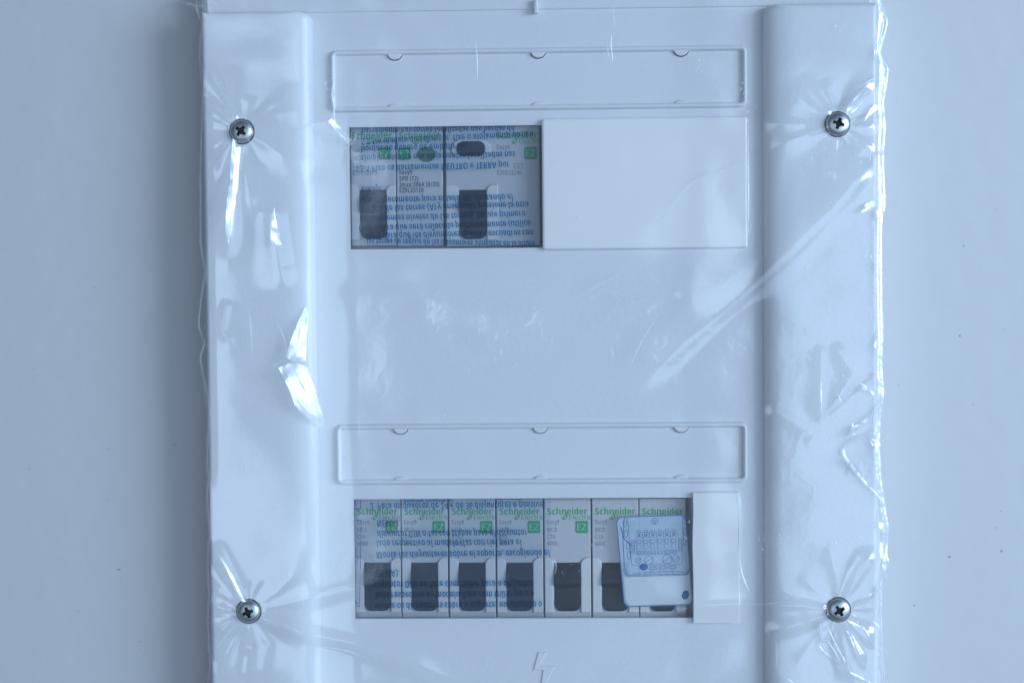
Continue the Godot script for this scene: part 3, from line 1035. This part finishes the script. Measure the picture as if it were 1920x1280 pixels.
	for c in [[452, 246], [465, 1147], [1572, 232], [1573, 1144]]:
		for k in 11:
			var a := TAU * (k + rng.randf_range(-0.3, 0.3)) / 11.0
			var l := rng.randf_range(60, 150)
			var b := a + rng.randf_range(-0.12, 0.12)
			ridge([[c[0] + 20 * cos(a), c[1] + 20 * sin(a)], [c[0] + l * 0.5 * cos(a), c[1] + l * 0.5 * sin(a)], [c[0] + l * cos(b), c[1] + l * sin(b)]], rng.randf_range(0.0002, 0.0004), 0.0009, 0.0011, 1.2)
	# long slack folds
	ridge([[1655, 278], [1560, 390], [1480, 470], [1400, 540], [1290, 635], [1150, 765]], 0.0016, 0.0032, 0.0090, 0.0, 0.15)
	ridge([[1290, 540], [1230, 560], [1180, 600], [1080, 680]], 0.0004, 0.0026, 0.0030, 0.8, 0.3)
	ridge([[600, 560], [800, 560], [980, 610], [1060, 690]], 0.0008, 0.0040, 0.0034, 0.5, 0.3)
	ridge([[640, 280], [760, 300], [900, 290]], 0.0004, 0.0040, 0.0034, 0.5, 0.2)
	ridge([[1090, 130], [1130, 210], [1180, 330]], 0.0002, 0.0030, 0.0030, 0.5, 0.3)
	ridge([[1560, 640], [1600, 700], [1560, 760], [1520, 790]], 0.0004, 0.0022, 0.0022, 0.5, 0.7)
	ridge([[1645, 700], [1580, 760], [1540, 790]], 0.0004, 0.0012, 0.0014, 0.4)
	ridge([[1540, 640], [1536, 760], [1545, 830]], 0.0003, 0.0014, 0.0016, 0.4)
	ridge([[1436, 760], [1500, 800], [1560, 840]], 0.0003, 0.0020, 0.0016, 0.6, 0.6)
	ridge([[515, 380], [518, 430], [525, 500], [540, 560]], 0.0012, 0.0022, 0.0030, 0.7, 0.5)
	ridge([[430, 560], [420, 620], [450, 660]], 0.0006, 0.0016, 0.0016, 0.6)

	# the sheet itself: the spread grid plus the turned-down edges on both sides
	var left_edge := [[366, -50], [368, 10], [377, 45], [373, 95], [374, 115], [379, 160], [374, 300], [374, 449], [383, 511], [377, 543], [370, 607], [381, 640], [373, 671], [383, 722], [389, 777], [386, 850], [388, 900], [386, 932], [390, 999], [387, 1060], [390, 1112], [388, 1170], [393, 1233], [388, 1290], [388, 1340]]
	var right_edge := [[1652, -50], [1650, 0], [1663, 41], [1651, 95], [1652, 105], [1665, 128], [1661, 164], [1657, 195], [1659, 240], [1655, 290], [1656, 340], [1658, 388], [1653, 413], [1651, 480], [1651, 544], [1653, 620], [1652, 690], [1655, 744], [1649, 797], [1650, 880], [1657, 944], [1665, 992], [1661, 1037], [1665, 1055], [1655, 1098], [1655, 1175], [1656, 1220], [1661, 1278], [1656, 1340]]
	var wrap := 11
	var full := cols + 2 * wrap
	var verts := PackedVector3Array(); verts.resize(full * rows)
	var crumple := FastNoiseLite.new(); crumple.seed = 33; crumple.frequency = 120.0
	for j in rows:
		var y := gy0 + j * gd
		var sy := 640.0 - (y - flat(960, 640, RIM_Z).y) / (0.0002018 * 0.98)
		var eyl := at(edge_at(left_edge, sy), sy, RIM_Z - 0.002).x
		var eyr := at(edge_at(right_edge, sy), sy, RIM_Z - 0.002).x
		for i in cols:
			verts[j * full + wrap + i] = Vector3(gx0 + i * gd, y, heights[j * cols + i])
		for k in wrap:
			var a := (k + 1) / float(wrap)
			var fi := PI * 0.5 * minf(1.0, a * 1.6)
			var down := maxf(0.0, a - 0.625) / 0.375
			for side in [0, 1]:
				var from := Vector3(gx0 if side == 0 else gx0 + (cols - 1) * gd, y, heights[j * cols + (0 if side == 0 else cols - 1)])
				var reach: float = (from.x - minf(eyl, lx - 0.0003)) if side == 0 else (maxf(eyr, rx + 0.0003) - from.x)
				var wob := crumple.get_noise_3d(from.x + a * 0.01, y, a * 0.02)
				var x := reach * sin(fi) - down * reach * 0.12 * (1.0 + wob)
				var z := from.z - (0.0016 + reach * 0.35) * (1.0 - cos(fi)) - down * (0.010 + 0.003 * wob)
				x += 0.0004 * wob * sin(PI * a)
				x = maxf(x, 0.0011) if a > 0.5 else x
				var v := Vector3(from.x - x if side == 0 else from.x + x, y + 0.0004 * wob * a, z)
				verts[j * full + (wrap - 1 - k if side == 0 else wrap + cols + k)] = v
	var normals := PackedVector3Array(); normals.resize(verts.size())
	for j in rows:
		var ja := maxi(j - 1, 0) * full; var jb := mini(j + 1, rows - 1) * full
		for i in full:
			var dx := verts[j * full + mini(i + 1, full - 1)] - verts[j * full + maxi(i - 1, 0)]
			var dy := verts[jb + i] - verts[ja + i]
			normals[j * full + i] = dx.cross(dy).normalized()
	var index := PackedInt32Array()
	index.resize((full - 1) * (rows - 1) * 6)
	var at_ := 0
	for j in rows - 1:
		for i in full - 1:
			var a := j * full + i
			var v := verts[a]
			var holed := false
			for s in screws:
				if absf(v.x - s.x) < 0.0044 and absf(v.y - s.y) < 0.0044 and Vector2(v.x, v.y).distance_to(s) < 0.0043: holed = true
			if holed: continue
			index[at_] = a; index[at_ + 1] = a + full; index[at_ + 2] = a + full + 1
			index[at_ + 3] = a; index[at_ + 4] = a + full + 1; index[at_ + 5] = a + 1
			at_ += 6
	index.resize(at_)
	var arrays := []
	arrays.resize(Mesh.ARRAY_MAX)
	arrays[Mesh.ARRAY_VERTEX] = verts
	arrays[Mesh.ARRAY_NORMAL] = normals
	arrays[Mesh.ARRAY_INDEX] = index
	var mesh := ArrayMesh.new()
	mesh.add_surface_from_arrays(Mesh.PRIMITIVE_TRIANGLES, arrays)
	part("stretched_sheet", mesh, M.film, film)
	part("sheet_underside", mesh, M.film, film, Vector3(0, 0, -0.00008))
	build_creases(left_edge, right_edge)


func build_creases(left_edge: Array, right_edge: Array) -> void:
	# bright folded flaps on the left rim
	pleat([[573, 570], [578, 590], [575, 640], [574, 676], [553, 678], [540, 668], [552, 625]], Vector2(-0.62, -0.06), 0.0012, 0.0002)
	pleat([[527, 688], [546, 680], [574, 684], [590, 730], [600, 768], [608, 796], [598, 800], [572, 778], [556, 757], [545, 725]], Vector2(-0.64, -0.08), 0.0017, 0.0002)
	pleat([[436, 330], [441, 330], [446, 380], [440, 425], [434, 458], [429, 430], [431, 385]], Vector2(-0.64, -0.06), 0.0006, 0.0002)
	pleat([[517, 388], [523, 430], [530, 460], [511, 458], [512, 420]], Vector2(-0.62, 0.02), 0.0006, 0.0003)
	pleat([[441, 262], [447, 268], [449, 330], [436, 340], [438, 300]], Vector2(-0.6, 0.05), 0.0004, 0.0002)
	var rim := []
	for k in range(1, left_edge.size() - 1): rim.append([left_edge[k][0] + 1.5, left_edge[k][1]])
	hem(rim, 0.0004, 0.35, -0.0008, "edge_fold")
	# torn edge of film beside the upper label frame
	pleat([[614, 226], [622, 222], [640, 240], [655, 258], [653, 270], [640, 258], [626, 244]], Vector2(-0.6, 0.2), 0.0008, 0.0003, "shred")
	hem([[612, 150], [607, 158], [612, 167], [620, 165]], 0.0004, 0.55)
	hem([[621, 140], [624, 152], [619, 172], [623, 195], [621, 222]], 0.00045, 0.6)
	hem([[619, 175], [624, 200], [624, 222], [640, 246], [652, 268]], 0.0005, 0.6)
	hem([[560, 243], [590, 232], [620, 228]], 0.0004, 0.5)
	hem([[660, 240], [664, 252], [655, 268], [630, 282]], 0.0005, 0.5)
	hem([[652, 268], [690, 262], [720, 255]], 0.0004, 0.45)
	hem([[626, 228], [640, 236], [650, 248]], 0.0004, 0.55)
	nicks(621, 190, 3, 26, 26, 7)
	nicks(600, 275, 22, 14, 8, 4)
	nicks(640, 250, 10, 12, 12, 6)
	# right rim: zigzag fold and flaps at the screws
	hem([[1650, 2], [1657, 22], [1663, 41], [1652, 75], [1638, 100], [1652, 114], [1664, 128], [1664, 136], [1634, 152]], 0.0006, 0.6)
	pleat([[1634, 150], [1624, 158], [1600, 185], [1584, 208], [1583, 218], [1596, 215], [1614, 195], [1627, 172]], Vector2(-0.42, -0.18), 0.0006, 0.0002)
	hem([[1584, 215], [1600, 213], [1618, 190], [1634, 155]], 0.0005, 0.6)
	hem([[1584, 212], [1592, 192], [1612, 165], [1632, 150], [1663, 135]], 0.0005, 0.6)
	pleat([[1640, 195], [1630, 206], [1620, 226], [1632, 216], [1652, 200]], Vector2(-0.43, 0.0), 0.0006, 0.0002)
	hem([[1620, 228], [1626, 212], [1640, 198], [1655, 193]], 0.0005, 0.55)
	hem([[1600, 240], [1625, 232], [1655, 230], [1660, 240]], 0.0006, 0.5)
	hem([[1600, 246], [1630, 250], [1656, 256]], 0.0004, 0.4)
	hem([[1436, 231], [1470, 234], [1490, 236]], 0.0004, 0.4)
	hem([[1440, 282], [1470, 268], [1515, 252]], 0.0004, 0.4)
	nicks(1545, 262, 8, 7, 7, 8)
	nicks(1572, 268, 10, 3, 5, 7)
	nicks(1604, 226, 3, 4, 3, 14)
	nicks(1570, 45, 5, 6, 4, 8)
	nicks(1525, 300, 5, 6, 4, 7)
	nicks(1625, 292, 10, 8, 5, 8)
	hem([[1648, 390], [1622, 385], [1612, 402]], 0.0006, 0.6)
	pleat([[1612, 400], [1622, 382], [1640, 375], [1644, 385], [1630, 388]], Vector2(-0.42, -0.1), 0.0005, 0.0003)
	nicks(1640, 430, 4, 24, 8, 10)
	nicks(1630, 485, 8, 14, 10, 12)
	nicks(1638, 560, 5, 30, 12, 9)
	nicks(1640, 640, 4, 40, 10, 10)
	for e in [[0.0, 0.0012], [-5.0, 0.0010], [2.5, 0.0007]]:
		var edge := []
		for k in range(1, right_edge.size() - 1): edge.append([right_edge[k][0] - 3.0 + e[0] + rng.randf_range(-1.2, 1.2), right_edge[k][1]])
		hem(edge, e[1], 0.5, -0.0006 if e[0] > 0 else 0.0, "edge_fold")
	for k in 15:
		var y := rng.randf_range(110, 1270)
		var x := edge_at(right_edge, y) - 2.0
		var l := rng.randf_range(24, 70)
		var w := rng.randf_range(4, 13)
		pleat([[x, y - l / 2], [x - w * rng.randf_range(0.2, 0.7), y - l * 0.1], [x - w, y + l * rng.randf_range(-0.1, 0.3)], [x - w * 0.4, y + l * 0.35], [x - 0.5, y + l / 2]], Vector2(rng.randf_range(-0.6, -0.2), rng.randf_range(-0.15, 0.15)), 0.0003, 0.0003)
	# lower right rim: big fold reaching in from the edge
	pleat([[1612, 717], [1618, 720], [1640, 734], [1640, 742], [1616, 728]], Vector2(-0.42, 0.0), 0.0006, 0.0003)
	hem([[1655, 730], [1652, 750], [1628, 785], [1604, 808], [1590, 820]], 0.0012, 0.55)
	pleat([[1586, 820], [1596, 800], [1612, 792], [1630, 775], [1626, 790], [1606, 812]], Vector2(-0.42, 0.1), 0.0007, 0.0004)
	pleat([[1596, 808], [1598, 792], [1602, 800], [1600, 815]], Vector2(-0.55, 0.0), 0.0006, 0.0003)
	hem([[1646, 802], [1620, 816], [1596, 826], [1580, 840], [1580, 852], [1592, 872], [1620, 905], [1644, 928], [1656, 945]], 0.0012, 0.55)
	pleat([[1580, 846], [1586, 856], [1600, 860], [1616, 872], [1624, 895], [1640, 922], [1628, 912], [1604, 886], [1588, 866]], Vector2(-0.48, 0.22), 0.0006, 0.0003)
	pleat([[1626, 818], [1640, 812], [1646, 830], [1636, 836]], Vector2(-0.42, 0.0), 0.0005, 0.0004)
	hem([[1622, 828], [1634, 834], [1648, 839]], 0.0005, 0.5)
	hem([[1606, 739], [1570, 748], [1545, 784], [1532, 792]], 0.0005, 0.5)
	hem([[1540, 712], [1538, 735], [1540, 772]], 0.0005, 0.5)
	hem([[1568, 735], [1574, 748], [1572, 760]], 0.0004, 0.5)
	nicks(1585, 700, 12, 22, 8, 10)
	nicks(1545, 790, 30, 30, 14, 8, 0.35)
	pleat([[1646, 985], [1660, 948], [1664, 992], [1655, 996]], Vector2(-0.42, 0.0), 0.0002, 0.0004)
	nicks(1562, 1022, 4, 4, 6, 8)
	nicks(1600, 1020, 18, 14, 6, 6)
	nicks(1440, 1010, 20, 7, 14, 6)
	# lower right screw
	hem([[1550, 1160], [1534, 1168], [1534, 1184], [1545, 1205]], 0.0006, 0.6)
	hem([[1548, 1160], [1556, 1185], [1570, 1215], [1582, 1238], [1578, 1244], [1566, 1238], [1542, 1220], [1536, 1208], [1542, 1201], [1552, 1203], [1565, 1222], [1576, 1240]], 0.0006, 0.6)
	pleat([[1536, 1168], [1550, 1162], [1562, 1195], [1578, 1232], [1556, 1202], [1540, 1200]], Vector2(-0.30, 0.02), 0.0004, 0.0002)
	hem([[1566, 1238], [1590, 1258], [1630, 1280], [1650, 1292]], 0.0008, 0.55)
	hem([[1583, 1174], [1594, 1200], [1605, 1228], [1613, 1246]], 0.0008, 0.6)
	hem([[1600, 1158], [1620, 1180], [1634, 1205], [1644, 1216]], 0.0006, 0.55)
	hem([[1625, 1155], [1636, 1165], [1650, 1176]], 0.0006, 0.6)
	hem([[1600, 1135], [1620, 1122], [1648, 1114]], 0.0004, 0.4)
	pleat([[1637, 1106], [1645, 1102], [1652, 1092], [1655, 1112], [1645, 1110]], Vector2(-0.42, 0.0), 0.0004, 0.0003)
	hem([[1410, 1133], [1470, 1128], [1518, 1127]], 0.0004, 0.35)
	hem([[1454, 1267], [1470, 1270], [1488, 1280]], 0.0006, 0.5)
	hem([[1455, 1200], [1457, 1230], [1455, 1250]], 0.0005, 0.3)
	nicks(1562, 1166, 6, 4, 6, 8)
	# lower left screw
	hem([[393, 1008], [420, 1055], [445, 1100], [464, 1126]], 0.0005, 0.45)
	hem([[494, 1155], [540, 1170], [570, 1188]], 0.0005, 0.35)
	hem([[600, 1212], [640, 1222], [690, 1240]], 0.0005, 0.3)
	hem([[466, 1172], [467, 1178], [466, 1184]], 0.0008, 0.6)
	nicks(452, 1160, 5, 8, 6, 6)
	hem([[500, 1140], [560, 1126], [600, 1118]], 0.0004, 0.35)
	hem([[393, 1236], [420, 1195], [444, 1164]], 0.0004, 0.4)
	# upper left
	hem([[383, 112], [410, 150], [440, 200], [460, 224]], 0.0004, 0.4)
	hem([[381, 186], [410, 200], [446, 226]], 0.0004, 0.35)
	hem([[430, 246], [428, 238], [434, 232]], 0.0004, 0.5)
	hem([[340, 6], [358, 8], [366, 14], [374, 35]], 0.0005, 0.5)
	hem([[358, 10], [385, 12], [402, 9]], 0.0004, 0.5)
	# left rim hairlines
	hem([[468, 582], [470, 600], [475, 662]], 0.0004, 0.5)
	hem([[516, 596], [526, 615], [534, 640], [539, 664]], 0.0004, 0.5)
	hem([[500, 440], [508, 452], [513, 458]], 0.0004, 0.5)
	hem([[526, 664], [531, 655], [540, 652]], 0.0009, 0.6)
	hem([[508, 685], [520, 680], [534, 670]], 0.0006, 0.5)
	hem([[460, 868], [462, 885], [464, 900]], 0.0004, 0.4)
	hem([[545, 660], [556, 650], [574, 632]], 0.0004, 0.5)
	nicks(515, 955, 3, 3, 3, 8)
	nicks(605, 796, 2, 6, 8, 8)
	nicks(420, 570, 8, 10, 4, 10)
	hem([[1403, 222], [1402.5, 300], [1403, 380], [1402, 462]], 0.0004, 0.5)  # film strip added for the bright line on the wide plate's right edge
	hem([[1386.5, 930], [1386, 1000], [1387, 1080], [1387, 1165]], 0.0003, 0.5)  # likewise added, bright right edge of the narrow plate
	hem([[1300, 924], [1340, 923], [1385, 923]], 0.0003, 0.4)
	# over the middle
	hem([[888, 70], [892, 100], [894, 145]], 0.0004, 0.5)
	hem([[1147, 62], [1146, 85], [1150, 112]], 0.0004, 0.5)
	hem([[1137, 82], [1140, 95], [1143, 102]], 0.0004, 0.5)
	hem([[1155, 50], [1150, 20], [1148, 0]], 0.0004, 0.4)
	nicks(1318, 122, 12, 12, 12, 7)
	nicks(1390, 178, 10, 14, 20, 8)
	nicks(1400, 205, 10, 8, 10, 8)
	hem([[1404, 412], [1408, 425], [1412, 432]], 0.0005, 0.5)
	hem([[1228, 400], [1234, 405], [1230, 410]], 0.0005, 0.5)
	hem([[1255, 395], [1300, 340], [1345, 320], [1400, 300]], 0.0004, 0.2)
	nicks(810, 552, 10, 14, 12, 9, 0.4)
	nicks(995, 590, 12, 14, 8, 9, 0.4)
	nicks(960, 690, 12, 10, 8, 7, 0.4)
	nicks(830, 780, 6, 8, 5, 6)
	hem([[1085, 558], [1120, 535], [1160, 515], [1200, 515]], 0.0004, 0.3)
	hem([[1150, 560], [1185, 555], [1225, 570]], 0.0004, 0.35)
	hem([[1240, 585], [1210, 630], [1180, 690]], 0.0004, 0.3)
	nicks(1170, 580, 40, 26, 20, 10, 0.2)
	nicks(920, 600, 140, 60, 26, 6, 0.2)
	# round the lower window
	nicks(668, 972, 14, 6, 10, 5)
	nicks(648, 1040, 8, 12, 6, 5)
	nicks(655, 885, 14, 16, 10, 5)
	nicks(1120, 1010, 14, 14, 12, 8)
	nicks(1262, 1020, 10, 10, 6, 9)
	nicks(1305, 1010, 6, 20, 6, 8)
	hem([[1386, 1030], [1390, 1070], [1400, 1100], [1412, 1117]], 0.0005, 0.5)
	hem([[1385, 925], [1388, 950], [1387, 990]], 0.0005, 0.45)
	hem([[1268, 1138], [1275, 1132], [1290, 1128]], 0.0008, 0.5)
	hem([[1266, 1142], [1280, 1146], [1294, 1142]], 0.0005, 0.5)
	hem([[600, 1108], [640, 1100], [680, 1098]], 0.0004, 0.3)
	hem([[1038, 1050], [1042, 1066], [1040, 1080]], 0.0005, 0.5)
	nicks(1060, 1060, 20, 20, 8, 6)
	nicks(914, 1255, 4, 14, 8, 9)
	nicks(1170, 1250, 4, 12, 6, 9)
	nicks(760, 420, 120, 60, 14, 4)
	nicks(1000, 330, 160, 110, 22, 4)
	nicks(500, 330, 50, 160, 16, 4)
	nicks(1540, 560, 50, 240, 30, 5)
